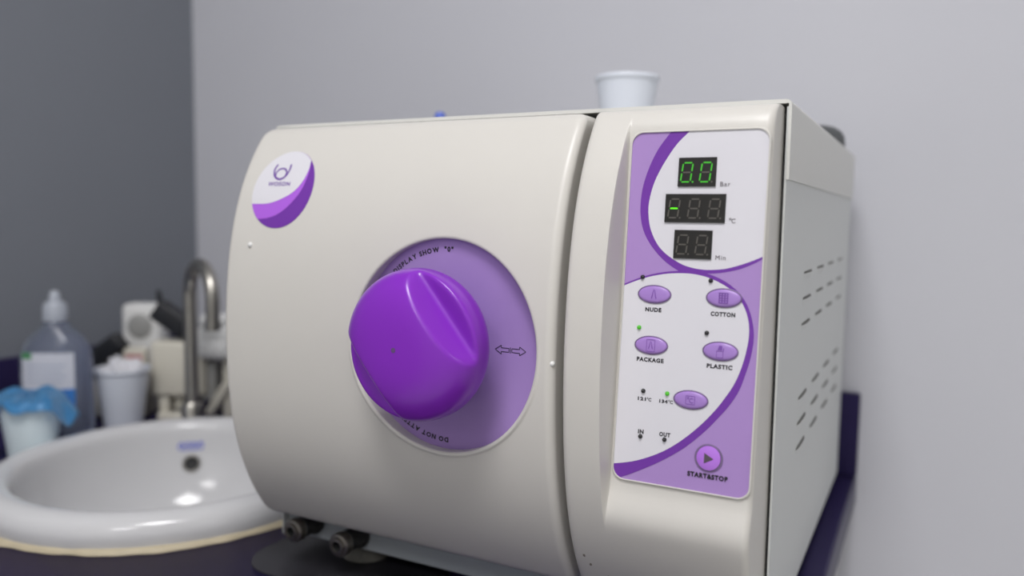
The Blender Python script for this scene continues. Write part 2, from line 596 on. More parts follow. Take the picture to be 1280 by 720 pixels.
ringpts = [circ(2 * PI * k / 96) for k in range(96)]
poly_fill(bm, ringpts, on_door(.0004), 2, 4)
# rim
for k in range(96):
    a_, b_ = ringpts[k], ringpts[(k + 1) % 96]
    f = bm.faces.new([bm.verts.new(on_door(.0004)(*a_)), bm.verts.new(on_door(.0004)(*b_)), bm.verts.new(on_door(-.0004)(*b_)), bm.verts.new(on_door(-.0004)(*a_))])
    f.material_index = 2
def arc_between(p, q, ccw=True):
    a, b = math.atan2(p[1], p[0] + .3), math.atan2(q[1], q[0] + .3)
    if ccw and b < a: b += 2 * PI
    if not ccw and b > a: b -= 2 * PI
    return [circ(a + (b - a) * k / 40) for k in range(41)]
wl = [tuple(p) for p in spline([(21.65, 24.37), (22.6, 16.8), (20.1, 7), (13.7, -1.5), (2.7, -7.6), (-12, -12), (-30.5, -12.5)], 6)]
ll = [tuple(p) for p in spline([(21.65, 24.37), (23.7, 13), (21.1, -.3), (13.6, -11.2), (3.1, -19.8), (-8.7, -24.2), (-20.6, -25.5)], 6)]
poly_fill(bm, ll + arc_between(ll[-1], ll[0], False)[1:-1], on_door(.00055), 1, 4)
poly_fill(bm, wl + arc_between(wl[-1], wl[0], False)[1:-1], on_door(.0007), 0, 4)
pl = on_door(.00085)
stroke(bm, spline([(-13.6, 21.5), (-15.3, 17.7), (-14.7, 14), (-12, 10.5), (-6.5, 8.5), (-1.5, 10.5), (.8, 14), (1.6, 17.5), (1.5, 21.3)], 6), 1.7, pl, 3)
stroke(bm, spline([(-12.2, 10.5), (-12.3, 14.5), (-10, 17), (-6.6, 17.8), (-3.2, 17), (-1.0, 14.5), (-1.2, 10.5)], 6), 1.4, pl, 3)
add_text(bm, 'WOSON', lambda u, v: pl(-17.7 + u, 2.9 + v), 3, width=24.5, height=3.4, bold=.03)
obj('badge', bm, [M['white'], M['violet'], M['purple'], M['inkp']], door)

# ---- knob: dome with two scooped finger grips leaving a bar across
KX, KY, KZ = -.231, -.100, .155
bm = bmesh.new()
KR, KH, KB = .0545, .032, .030
bx, bz = .63, -.776           # bar direction (right, up)
nx, nz = .776, .63            # across the bar
def smin(a, b, k):
    h = max(k - abs(a - b), 0) / k
    return min(a, b) - h * h * k * .25
def smax(a, b, k): return -smin(-a, -b, k)
dA, nA = None, None
U0, V0 = .038, .0105
tA = Vector((-.008, .0195)); tB = Vector((.0155, .0035))
nA = Vector((tA.y, -tA.x)).normalized(); dA = nA.dot(Vector((U0, V0)))
nB = Vector((-tB.y, tB.x)).normalized(); dB = nB.dot(Vector((U0, V0)))
SV = -.022                     # rays start behind the grips
def kfun(u, w, v):
    h, e = (KH, 2.8) if v > 0 else (KB, 2.0)
    f = ((math.hypot(u, w) / KR) ** e + (abs(v) / h) ** e) ** (1 / e) * h - h
    for s in (1, -1):
        g = smin(nA.x * u * s + nA.y * v - dA, nB.x * u * s + nB.y * v - dB, .0035)
        if g > -.004: f = smax(f, g, .0018)
    return f
def krad(u, w, v):
    lo, hi = .002, .09
    for _ in range(22):
        m_ = (lo + hi) / 2
        if kfun(u * m_, w * m_, SV + v * m_) < 0: lo = m_
        else: hi = m_
    return lo
NT, NP = 256, 170
ringsk = []
topv = None
for j in range(1, NP):
    ph = PI * j / NP
    ring = []
    for k in range(NT):
        th = 2 * PI * k / NT
        v = math.cos(ph); u = math.sin(ph) * math.cos(th); w = math.sin(ph) * math.sin(th)
        r = krad(u, w, v)
        u, w, v = u * r, w * r, SV + v * r
        ring.append(bm.verts.new((KX + u * nx + w * bx, KY - v, KZ + u * nz + w * bz)))
    ringsk.append(ring)
for i in range(len(ringsk) - 1):
    for k in range(NT):
        bm.faces.new((ringsk[i][k], ringsk[i][(k + 1) % NT], ringsk[i + 1][(k + 1) % NT], ringsk[i + 1][k]))
bm.faces.new(ringsk[0]); bm.faces.new(ringsk[-1][::-1])
knob = obj('knob', bm, M['knob'], aut, angle=70)
tag(knob, 'bright purple scooped dial knob')
bm = bmesh.new()
lathe(bm, [(.0018, -.0004), (.0018, .00015), (.0012, .0002), (.0001, .0002)], 20, (KX, KY - KH, KZ), (0, -1, 0))
obj('centre_mark', bm, mat('worn_purple', (.13, .07, .20, 1), .5), knob)
bm = bmesh.new()
lathe(bm, [(.024, 0), (.024, .016)], 48, (DX, PLATE, DZ + .003), (0, -1, 0), cap0=True, cap1=True)
obj('shaft', bm, M['knob'], knob)

# ---- control panel: bulging column with a flat tilted recess that runs out to the right
X0, X1, Z0, Z1 = -.131, -.0045, -.0335, .3232
KPL = -.033 - .0955 * .3053
def plane_y(z): return KPL + .0955 * z
def pan_y(x, z):
    pr = prof(z)
    pl_ = plane_y(z)
    k = .003
    h = max(k - abs(pr - pl_), 0) / k
    mx = max(pr, pl_) + h * h * k * .25
    mx = pr + (mx - pr) * smoothstep(.030, .063, z)
    y = pr + (mx - pr) * smoothstep(-.1030, -.1008, x)
    # rounded borders
    def fil(d, r): return r - math.sqrt(max(0, r * r - (r - min(d, r)) ** 2))
    y += fil(x - X0, .0045) + fil(X1 - x, .0055) + fil(z - Z0, .006) + fil(Z1 - z, .006)
    return y
fx = [0, .0001, .0003, .0007, .0013, .002, .003, .0045]
xs = [X0 + q for q in fx] + [X0 + .0045 + .0225 * i / 6 for i in range(1, 7)]
xs += [-.1038 + .0034 * i / 16 for i in range(17)] + [-.0995 + .085 * i / 14 for i in range(14)] + [X1 - q * 1.25 for q in fx[::-1]]
fz = [0, .0001, .0004, .001, .002, .0035, .006]
zs = [Z0 + q for q in fz] + [Z0 + .006 + (Z1 - Z0 - .012) * i / 90 for i in range(1, 90)] + [Z1 - q for q in fz[::-1]]
xs = sorted(set(round(x, 6) for x in xs))
bm = bmesh.new()
G = [[bm.verts.new((x, pan_y(x, z), z)) for x in xs] for z in zs]
for i in range(len(zs) - 1):
    for j in range(len(xs) - 1):
        bm.faces.new((G[i][j], G[i][j + 1], G[i + 1][j + 1], G[i + 1][j]))
bd = [G[0][j] for j in range(len(xs))] + [G[i][-1] for i in range(1, len(zs))] + [G[-1][j] for j in range(len(xs) - 2, -1, -1)] + [G[i][0] for i in range(len(zs) - 2, 0, -1)]
bk = [bm.verts.new((v.co.x, max(.006, v.co.y + .001), v.co.z)) for v in bd]
for k in range(len(bd)):
    bm.faces.new((bd[k], bd[(k + 1) % len(bd)], bk[(k + 1) % len(bd)], bk[k]))
bm.faces.new(bk)
# scuffs and a pinhole near the bottom edge
def blot(x, z, rx, rz, mi):
    vs = []
    for k in range(14):
        a = 2 * PI * k / 14
        q = 1 + .3 * random.uniform(-1, 1)
        xx, zz = x + rx * q * math.cos(a), z + rz * q * math.sin(a)
        vs.append(bm.verts.new((xx, pan_y(xx, zz) - .00015, zz)))
    bm.faces.new(vs).material_index = mi
for a in ((-.1215, .0036, .0010, .0016, 1), (-.118, -.004, .0010, .0012, 1), (-.0165, .010, .0007, .0009, 2), (-.106, -.012, .0006, .0006, 1)):
    blot(*a)
cpan = obj('control_panel', bm, [M['beige'], mat('scuff_mark', (.25, .22, .18, 1), .7), M['dark']], aut, angle=60)

# ---- fascia print: local mm coordinates (a right, b up) on the tilted plane
CT = 1 / math.sqrt(1 + .0955 ** 2)
def fas(off):
    def f(a, b):
        z = .0675 + b / 1000 * CT
        return (-.1 + a / 1000, plane_y(z) - off, z)
    return f
FW0, FW1, FB, FT = 1.2, 93.2, 0, 239
def rr_poly(x0, x1, y0, y1, r, n=10):
    out = []
    for cx, cy, a0 in ((x1 - r, y1 - r, 0), (x0 + r, y1 - r, 90), (x0 + r, y0 + r, 180), (x1 - r, y0 + r, 270)):
        for k in range(n + 1):
            a = math.radians(a0 + 90 * k / n)
            out.append((cx + r * math.cos(a), cy + r * math.sin(a)))
    return out
FR = rr_poly(FW0, FW1, FB, FT, 8)
def clip(poly, conv):
    """Sutherland-Hodgman against the convex counter-clockwise polygon"""
    out = list(poly)
    for i in range(len(conv)):
        a, b = conv[i], conv[(i + 1) % len(conv)]
        ex, ey = b[0] - a[0], b[1] - a[1]
        if abs(ex) + abs(ey) < 1e-9: continue
        ins = lambda p: ex * (p[1] - a[1]) - ey * (p[0] - a[0]) >= -1e-9
        new = []
        for j in range(len(out)):
            p, q = out[j - 1], out[j]
            ip, iq = ins(p), ins(q)
            if ip != iq:
                d1 = ex * (p[1] - a[1]) - ey * (p[0] - a[0])
                d2 = ex * (q[1] - a[1]) - ey * (q[0] - a[0])
                t_ = d1 / (d1 - d2)
                new.append((p[0] + (q[0] - p[0]) * t_, p[1] + (q[1] - p[1]) * t_))
            if iq: new.append(q)
        out = new
    res = []
    for q in out:
        if not res or math.hypot(q[0] - res[-1][0], q[1] - res[-1][1]) > .02: res.append(q)
    if math.hypot(res[0][0] - res[-1][0], res[0][1] - res[-1][1]) < .02: res.pop()
    return res
sp = lambda pts: [tuple(p) for p in spline(pts, 6)]
b1o = [(31, 244), (27.62, 238.65), (19.57, 227.2), (13.6, 213.6), (10.1, 199.8), (9.5, 186), (11.4, 175.1), (15.4, 166.2), (22.5, 157.1), (30.7, 149.8), (39, 144.8)]
b1i = [(44, 243.5), (40.5, 238.8), (32, 229.8), (23.6, 216.3), (18.2, 204.2), (15.5, 192.1), (15.5, 182.7), (17.8, 172.3), (23.6, 161.7), (31.8, 154.4), (43.2, 148.6), (55.7, 146.5), (67.8, 147.3), (76, 149.4), (84.3, 152.4), (93.3, 156.5), (98, 159)]
b1l = [(98, 157.5), (93.5, 155), (88.5, 152), (80, 148.1), (71, 145.6), (61.7, 144.2), (50, 143.8), (39, 144.8)]
ci = [(-6, 129.5), (0, 132.7), (10.8, 137.4), (20.7, 140.6), (31.7, 142.8), (42.7, 143.5), (52.2, 142.9), (61.9, 140.4), (71.3, 136), (78.6, 130.2), (83.6, 123), (86.7, 114.2), (87.5, 104.9), (86.3, 94.4), (83.9, 83.8), (80.6, 74.4), (76, 65.7), (69, 55), (59.2, 43.1), (46.5, 30.9), (33.2, 21.4), (16.7, 13.6), (.7, 9.3), (-8, 8)]
co = [(-6, 130.8), (0, 133.9), (10.8, 138.6), (20.6, 141.9), (31.7, 144.2), (42.8, 145.1), (53.1, 144.8), (62.8, 142.6), (72.5, 138), (80.9, 131), (86.6, 122), (89.9, 111), (90.6, 101.7), (89.4, 91.2), (87, 81), (83.5, 69.6), (78.3, 59.8), (71.9, 51), (62.1, 39.2), (49.4, 26.9), (35, 16.4), (20, 7.5), (6, .4), (-6, -4)]
bm = bmesh.new()
poly_fill(bm, FR, fas(.0005), 0)
nF = len(FR)
for k in range(nF):
    a_, b_ = FR[k], FR[(k + 1) % nF]
    bm.faces.new([bm.verts.new(fas(.0005)(*a_)), bm.verts.new(fas(.0005)(*b_)), bm.verts.new(fas(-.0003)(*b_)), bm.verts.new(fas(-.0003)(*a_))]).material_index = 5
cxm, cym = (FW0 + FW1) / 2, (FB + FT) / 2
def grow(p_, d):
    hx, hy = (FW1 - FW0) / 2, (FT - FB) / 2
    return (cxm + (p_[0] - cxm) * (hx + d) / hx, cym + (p_[1] - cym) * (hy + d) / hy)
for k in range(nF):
    a_, b_ = FR[k], FR[(k + 1) % nF]
    lv = [(grow(a_, .02), grow(b_, .02), .0002), (grow(a_, .02), grow(b_, .02), .0014), (grow(a_, .5), grow(b_, .5), .0015), (grow(a_, 1.1), grow(b_, 1.1), .0009), (grow(a_, 1.3), grow(b_, 1.3), -.0006)]
    for (p0, p1, o0), (q0, q1, o1) in zip(lv[:-1], lv[1:]):
        bm.faces.new([bm.verts.new(fas(o0)(*p0)), bm.verts.new(fas(o0)(*p1)), bm.verts.new(fas(o1)(*q1)), bm.verts.new(fas(o1)(*q0))]).material_index = 5
poly_fill(bm, clip(sp(b1i) + sp(b1l)[1:] + sp(b1o)[::-1][1:], FR), fas(.0006), 1)
poly_fill(bm, clip(sp(b1i) + [(98, 245)], FR), fas(.0006), 2)
poly_fill(bm, clip(sp(co), FR), fas(.0007), 1)
poly_fill(bm, clip(sp(ci), FR), fas(.0008), 2)
fp = fas(.00095)
for s, x, y, w, h, b in (('NUDE', 17.3, 116.5, 11.3, 2.7, .05), ('COTTON', 62.1, 116.5, 16, 2.7, .05), ('PACKAGE', 13.3, 82.2, 19, 2.7, .05), ('PLASTIC', 61.5, 82.1, 16.8, 2.7, .05),
                         ('121', 15.7, 55.4, 5.8, 2.2, .05), ('134', 30.9, 55.4, 5.8, 2.2, .05), ('IN', 17.25, 32.7, 4, 2.7, .05), ('OUT', 32.2, 32.9, 7.7, 2.7, .05),
                         ('START&STOP', 52.9, 9.4, 26.6, 3.0, .05), ('Bar', 63.3, 201.9, 6.7, 3.1, 0), ('Min', 63, 153.4, 6.7, 3.1, 0)):
    add_text(bm, s, lambda u, v, x=x, y=y: fp(x + u, y + v), 4 if s in ('Bar', 'Min') else 3, width=w, height=h, bold=b)
for x, y, h, mi, bo in ((22.2, 55.4, 2.2, 3, .03), (37.2, 55.4, 2.2, 3, .03), (70.6, 177.8, 3.0, 4, 0)):
    stroke(bm, [(x + h * .2 + h * .2 * math.cos(a * PI / 6), y + h * .85 + h * .2 * math.sin(a * PI / 6)) for a in range(12)], h * .12, fp, mi, True)
    add_text(bm, 'C', lambda u, v, x=x, y=y, h=h: fp(x + h * .48 + u, y + v), mi, height=h, bold=bo)
fascia = obj('fascia', bm, [M['lilac'], M['purple'], M['white'], M['ink'], M['grey_ink'], M['beige']], cpan)

# ---- three seven-segment displays
def disp_win(x0, x1, y0, y1, digits):
    bm = bmesh.new()
    P_ = [(x0, y0), (x1, y0), (x1, y1), (x0, y1)]
    vt = [bm.verts.new(fas(.0016)(*q)) for q in P_]
    vb_ = [bm.verts.new(fas(.0006)(*q)) for q in P_]
    bm.faces.new(vt)
    for k in range(4): bm.faces.new((vt[k], vt[(k + 1) % 4], vb_[(k + 1) % 4], vb_[k]))
    pl_ = fas(.0018)
    nD = len(digits)
    pitch = (x1 - x0) / nD
    H = (y1 - y0) * .66
    W_ = 6.6
    th = .95
    for i, st in enumerate(digits):
        cx, cy = x0 + pitch * (i + .46), (y0 + y1) / 2 - .2
        sh = .11
        def pp(u, v): return pl_(cx + u + v * sh, cy + v)
        hw, hh = W_ / 2, H / 2
        segs = {'a': ((-hw, hh), (hw, hh)), 'b': ((hw, hh), (hw, 0)), 'c': ((hw, 0), (hw, -hh)), 'd': ((-hw, -hh), (hw, -hh)), 'e': ((-hw, 0), (-hw, -hh)), 'f': ((-hw, hh), (-hw, 0)), 'g': ((-hw, 0), (hw, 0))}
        for nme, (A, B) in segs.items():
            d = Vector((B[0] - A[0], B[1] - A[1])); L_ = d.length; d.normalize()
            n_ = Vector((-d.y, d.x))
            A, B = Vector(A) + d * .55, Vector(B) - d * .55
            h = th / 2
            hexp = [A, A + d * h * .9 + n_ * h, B - d * h * .9 + n_ * h, B, B - d * h * .9 - n_ * h, A + d * h * .9 - n_ * h]
            bm.faces.new([bm.verts.new(pp(*q)) for q in hexp]).material_index = {1: 2, 2: 3}.get(st.get(nme, 0), 1)
        bm.faces.new([bm.verts.new(pp(hw + 1.7 + .62 * math.cos(a * PI / 6), -hh + .62 * math.sin(a * PI / 6))) for a in range(12)]).material_index = 2 if st.get('p') else 1
    return obj('display', bm, [M['disp'], M['seg_off'], M['seg_on'], M['seg_hot']], cpan, smooth=False)
zero = dict(a=1, b=1, c=1, d=1, e=1, f=1)
disp_win(34.9, 60.4, 201.8, 221.2, [dict(zero, p=1), zero])
disp_win(27.2, 67.8, 177.7, 196.8, [dict(g=2), {}, {}])
disp_win(34.7, 60.3, 153.5, 172.6, [{}, {}])

# ---- buttons
def button(cx, cy, rx, ry, m, icon, ring_w=.9, h=1.6):
    bm = bmesh.new()
    N_ = 64
    pr_ = [(1, .0006, 1), (1, .0013, 1), (1 - ring_w / rx * .5, .0015, 1), (1 - ring_w / rx * .9, .0012, 1), (1 - ring_w / rx * 1.1, .0016, 0), (.84, .0019, 0), (.6, .0021, 0), (.3, .0022, 0)]
    rg = []
    for s, o_, mi in pr_:
        sx_ = s
        sy_ = 1 - (1 - s) * rx / ry if s > .86 else s * (1 - .11 * rx / ry) / .84
        rg.append([bm.verts.new(fas(o_ if o_ < .002 else .0006 + (o_ - .0006) * h / 1.6)(cx + rx * sx_ * math.cos(2 * PI * k / N_), cy + ry * sy_ * math.sin(2 * PI * k / N_))) for k in range(N_)])
    for i in range(len(rg) - 1):
        for k in range(N_):
            bm.faces.new((rg[i][k], rg[i][(k + 1) % N_], rg[i + 1][(k + 1) % N_], rg[i + 1][k])).material_index = 1 if i < 3 else 0
    bm.faces.new(rg[-1])
    ip = fas(.0006 + .0018 * h / 1.6)
    p2 = lambda u, v: ip(cx + u, cy + v)
    w = .35
    if icon == 'tweezers' or icon == 'packet':
        q = 1 if icon == 'tweezers' else .85
        for s in (-1, 1):
            bm.faces.new([bm.verts.new(p2(*v)) for v in ((s * .1 * q, 3.4 * q), (s * .5 * q, 3.2 * q), (s * 1.9 * q, -2.6 * q), (s * 1.5 * q, -3.2 * q), (s * .9 * q, -1.5 * q))]).material_index = 2
        if icon == 'packet':
            stroke(bm, dense([(-2.9, -4), (2.9, -4), (2.9, 4), (-2.9, 4)], True), w, p2, 2, True)
    if icon == 'grid':
        for k in range(4):
            stroke(bm, [(-2.7 + 1.8 * k, -3.4), (-2.7 + 1.8 * k, 3.4)], .8, p2, 2)
        for k in range(5):
            stroke(bm, [(-3.1, -3.2 + 1.6 * k), (3.1, -3.2 + 1.6 * k)], .5, p2, 2)
    if icon == 'bottle':
        stroke(bm, dense([(-2.1, -4), (2.1, -4), (2.1, .3), (-2.1, .3)], True), w, p2, 2, True)
        bm.faces.new([bm.verts.new(p2(*v)) for v in ((-1.5, 1), (1.5, 1), (1.3, 3.9), (-.6, 3.9))]).material_index = 2
        stroke(bm, [(2.2, .3), (2.4, 2.4)], .5, p2, 2)
    if icon == 'celsius':
        stroke(bm, dense([(-3, -2.7), (3, -2.7), (3, 2.7), (-3, 2.7)], True), w, p2, 2, True)
        stroke(bm, [(-1.5 + .6 * math.cos(a * PI / 6), 1.3 + .6 * math.sin(a * PI / 6)) for a in range(12)], .3, p2, 2, True)
        add_text(bm, 'C', lambda u, v: p2(-.7 + u, -1.7 + v), 2, height=3.2, bold=0)
    if icon == 'play':
        bm.faces.new([bm.verts.new(p2(*v)) for v in ((-2.6, 3.4), (-2.6, -3.4), (3.6, 0))]).material_index = 3
    return obj('button', bm, [m, M['btn_ring'], M['btn_ink'], M['grey_ink']], cpan, angle=50)
for cx, cy, ic in ((23.2, 128.3, 'tweezers'), (70.2, 128.5, 'grid'), (23, 93.5, 'packet'), (69.9, 93.5, 'bottle'), (52.3, 59.6, 'celsius')):
    button(cx, cy, 11.8, 6.45, M['btn'], ic)
tag(button(66.4, 23, 9.3, 9.0, M['btn_start'], 'play', 1.7, 2.0), 'round violet start button')
for k, (cx, cy) in enumerate([(14.1, 139.7), (60.9, 139.5), (13.7, 105), (60.3, 104.8), (19.3, 61.9), (36.1, 61.9), (19.1, 30.7), (36, 30.8)]):
    bm = bmesh.new()
    rg = [[bm.verts.new(fas(o_)(cx + r * math.cos(2 * PI * k_ / 24), cy + r * math.sin(2 * PI * k_ / 24))) for k_ in range(24)] for r, o_ in ((1.55, .0007), (1.5, .0013), (1.1, .0021), (.5, .0025))]
    for i in range(3):
        for k_ in range(24):
            bm.faces.new((rg[i][k_], rg[i][(k_ + 1) % 24], rg[i + 1][(k_ + 1) % 24], rg[i + 1][k_]))
    bm.faces.new(rg[-1])
    on_ = k in (2, 5)
    o = obj('indicator_light', bm, M['led_on'] if on_ else M['led_off'], cpan)
    if on_: tag(o, 'lit green indicator light')

# ------------------------------------------------------------------ black mat under the sterilizer
bm = bmesh.new()
out = rr_poly(-.478, -.285, -.046, .06, .042, 14)
lo_ = [bm.verts.new((x, y, CZ)) for x, y in out]
hi_ = [bm.verts.new((x, y, CZ + .0012)) for x, y in out]
for k in range(len(out)):
    bm.faces.new((lo_[k], lo_[(k + 1) % len(out)], hi_[(k + 1) % len(out)], hi_[k]))
bm.faces.new(hi_); bm.faces.new(lo_[::-1])
tag(obj('rubber_mat', bm, mat('dark_grey_mat', (.022, .021, .026, 1), .4)), 'thin dark rubber mat lying under the front left foot of the sterilizer', 'mat')

# ------------------------------------------------------------------ wash basin
t = empty('wash_basin', (SX, SY, CZ), 'round white ceramic sink with a thick rolled rim', 'sink')
bm = bmesh.new()
pr_ = [(.2, -.010), (.209, 0), (.2115, .008), (.211, .018), (.206, .027), (.197, .032), (.187, .033), (.178, .030), (.173, .024), (.1705, .015), (.169, .004), (.164, -.022), (.153, -.052), (.132, -.082), (.10, -.104), (.06, -.116), (.026, -.120), (.024, -.124), (.0225, -.135)]
pr2 = [tuple(p) for p in spline(pr_, 4)]
lathe(bm, pr2, 128, (SX, SY, CZ))
ob = [(.03, -.135), (.07, -.126), (.11, -.114), (.14, -.092), (.162, -.06), (.176, -.03), (.18, -.012), (.2, -.010)]
lathe(bm, ob, 128, (SX, SY, CZ))
bmesh.ops.remove_doubles(bm, verts=bm.verts[:], dist=.00005)
basin = obj('basin', bm, M['ceramic'], t, angle=80)
bm = bmesh.new()
N_ = 200
for r_, h_ in ((0, 0),):
    rg = []
    for k in range(N_):
        a = 2 * PI * k / N_
        j = .0012 * math.sin(a * 7 + 1) + .0008 * math.sin(a * 23) + .0006 * math.sin(a * 41 + 2)
        sec = [(.2085, .005), (.2125 + j, .0048), (.215 + j, .003), (.2162 + j, .0)]
        rg.append([bm.verts.new((SX + r * math.cos(a), SY + r * math.sin(a), CZ + h + .0002)) for r, h in sec])
    for k in range(N_):
        for i in range(3):
            bm.faces.new((rg[k][i], rg[(k + 1) % N_][i], rg[(k + 1) % N_][i + 1], rg[k][i + 1]))
tag(obj('sealant_bead', bm, M['seal'], t), 'yellowed sealant line around the rim')
def basin_pt(a, h):
    """point and inward normal on the bowl wall at height h (relative to the worktop)"""
    for (r0, h0), (r1, h1) in zip(pr2[:-1], pr2[1:]):
        if h1 <= h <= h0 and r0 < .175:
            q = (h - h0) / (h1 - h0) if h1 != h0 else 0
            r = r0 + (r1 - r0) * q
            n_ = Vector((-(h0 - h1), (r0 - r1))).normalized()
            rad = Vector((math.cos(a), math.sin(a), 0))
            return Vector((SX, SY, CZ)) + rad * r + Vector((0, 0, h)), (rad * n_.x + Vector((0, 0, n_.y))).normalized(), r
FA = 2.33
pt, nrm, _ = basin_pt(FA, -.026)
bm = bmesh.new()
lathe(bm, [(.0125, -.001), (.0125, .0015), (.011, .0025), (.0095, .0015)], 32, pt, nrm, mat=0)
lathe(bm, [(.0095, .0015), (.0088, .0012), (.0001, .001)], 32, pt, nrm, mat=1)
obj('overflow_ring', bm, [M['steel'], M['dark']], t)
bm = bmesh.new()
def bw(u, v):
    a = FA + u / .168
    p_, n_, _ = basin_pt(a, -.001 + v)
    return p_ + n_ * .0004
for k, (u0, w_) in enumerate(((-.015, .007), (-.006, .006), (.002, .007), (.011, .007))):
    stroke(bm, spline([(u0, -.0035), (u0 + w_ * .2, .0035), (u0 + w_ * .6, .003), (u0 + w_, -.003)], 4), .0024, bw, 0)
stroke(bm, [(-.015, -.0055), (-.005, -.0058), (.006, -.0058), (.017, -.0055)], .0016, bw, 0)
obj('maker_print', bm, M['blue_ink'], t)
bm = bmesh.new()
lathe(bm, [(.027, -.1185), (.0265, -.1165), (.020, -.117), (.019, -.120), (.0001, -.121)], 48, (SX, SY, CZ))
obj('drain', bm, M['steel'], t)

# ------------------------------------------------------------------ faucet
fx_, fy_ = -.889, .264
t = empty('faucet', (fx_, fy_, CZ), 'brushed steel gooseneck tap behind the white sink', 'faucet')
bm = bmesh.new()
lathe(bm, [(.0001, 0), (.026, 0), (.0265, .003), (.023, .007), (.016, .009), (.0155, .04), (.012, .045)], 40, (fx_, fy_, CZ))
obj('base_collar', bm, M['steel'], t)
du = Vector((.92, -.39, 0)).normalized()
Ra = .049
zt_ = .122
pts = [(fx_, fy_, CZ + .03 + (zt_ - CZ - .03) * k / 6) for k in range(7)]
for k in range(1, 25):
    a = PI - (PI + .12) * k / 24
    q = Vector((fx_, fy_, zt_)) + du * (Ra + Ra * math.cos(a)) + Vector((0, 0, 1)) * (Ra * math.sin(a))
    pts.append(q)
e_ = (Vector(pts[-1]) - Vector(pts[-2])).normalized()
pts += [Vector(pts[-1]) + e_ * .012, Vector(pts[-1]) + e_ * .024]
bm = bmesh.new()
tube(bm, pts, .0098, 24)
obj('spout', bm, M['steel'], t)
bm = bmesh.new()
tube(bm, [Vector(pts[-1]) - e_ * .002, Vector(pts[-1]) + e_ * .010], .0112, 24)
obj('aerator', bm, M['steel'], t)

# ------------------------------------------------------------------ plastic cups
def cup(name, loc, rt, rb, h, m, label, group=None):
    bm = bmesh.new()
    w = .0007
    prc = [(.0001, .003), (rb * .86, .003), (rb * .9, 0), (rb, 0), (rb + .0006, .004)]
    for k in range(1, 9):
        f_ = k / 8
        prc.append((rb + (rt - rb) * f_ + .0003 * (k % 2), .004 + (h - .012) * f_))
    prc += [(rt + .0005, h - .006), (rt + .002, h - .005), (rt + .0026, h - .002), (rt + .0016, h), (rt, h - .001), (rt - w, h - .004)]
    for k in range(7, -1, -1):
        f_ = k / 8
        prc.append((rb + (rt - rb) * f_ - w, .0045 + (h - .012) * f_))
    prc.append((.0001, .0045))
    lathe(bm, prc, 64, loc)
    o = obj(name, bm, m, angle=50)
    o.data.transform(Matrix.Translation(-Vector(loc)))
    o.location = loc
    return tag(o, label, 'cup', group)
cup('plastic_cup', (-.224, .30, .3283), .034, .025, .0765, M['cup'], 'white plastic cup standing on top of the sterilizer')
cup('plastic_cup', (-.950, .057, CZ), .0365, .027, .083, M['cup_b'], 'pale plastic cup under a blue film at the left edge of the sink')
cup('plastic_cup', (-1.006, .234, CZ), .0385, .0275, .090, M['cup'], 'white plastic cup stuffed with tissue, between the clear bottle and the tap')

# blue film over the left cup
bm = bmesh.new()
cx, cy, cz = -.950, .057, CZ + .083
NA_, NR_ = 72, 22
rg = []
for j in range(NR_ + 1):
    ring = []
    for k in range(NA_):
        a = 2 * PI * k / NA_
        # the sheet reaches further to the right, to the left and behind than to the front
        ext = .046 + .024 * max(0, math.cos(a - .9)) + .030 * max(0, math.cos(a - 3.3)) + .004 * math.sin(5 * a)
        r = max(.0005, ext * j / NR_)
        over = max(0, r - .0395)
        z = cz + .0035 + .012 * math.sin(PI * min(1, r / .039)) * (.6 + .4 * math.sin(2 * a)) + .0022 * math.sin(3 * a + 1) * (j / NR_) + .0016 * math.sin(9 * a + 40 * r)
        z -= over * (1.05 if ext > .056 else 1.2) + over * .25 * math.sin(7 * a)
        rr = r if over == 0 else .0395 + over * .62
        if j == 0: rr, z = .0002, cz + .0035
        ring.append(bm.verts.new((cx + rr * math.cos(a), cy + rr * math.sin(a), max(z, cz - .042))))
    rg.append(ring)
for i in range(NR_):
    for k in range(NA_):
        bm.faces.new((rg[i][k], rg[i][(k + 1) % NA_], rg[i + 1][(k + 1) % NA_], rg[i + 1][k]))
bm.faces.new(rg[0])
gv = bmesh.ops.solidify(bm, geom=bm.faces[:], thickness=.0006)
tag(obj('plastic_film', bm, M['film'], angle=80), 'crumpled translucent blue plastic film draped over the left cup', 'plastic film')

# tissue in the second cup
bm = bmesh.new()
bmesh.ops.create_icosphere(bm, subdivisions=5, radius=1)
for v in bm.verts:
    d = v.co.normalized()
    k = 1 + .20 * math.sin(5 * d.x + 3 * d.z) * math.cos(6 * d.y + 1) + .10 * math.sin(13 * d.x + 4) * math.sin(11 * d.y + 9 * d.z) + .06 * math.sin(23 * d.z + 17 * d.x)
    v.co = Vector((d.x * .031 * k, d.y * .031 * k, d.z * .030 * k))
bmesh.ops.translate(bm, verts=bm.verts[:], vec=(-1.006, .234, CZ + .072))
tag(obj('tissue', bm, M['tissue'], angle=80), 'crumpled white tissue sticking out of the cup beside the tap', 'tissue')

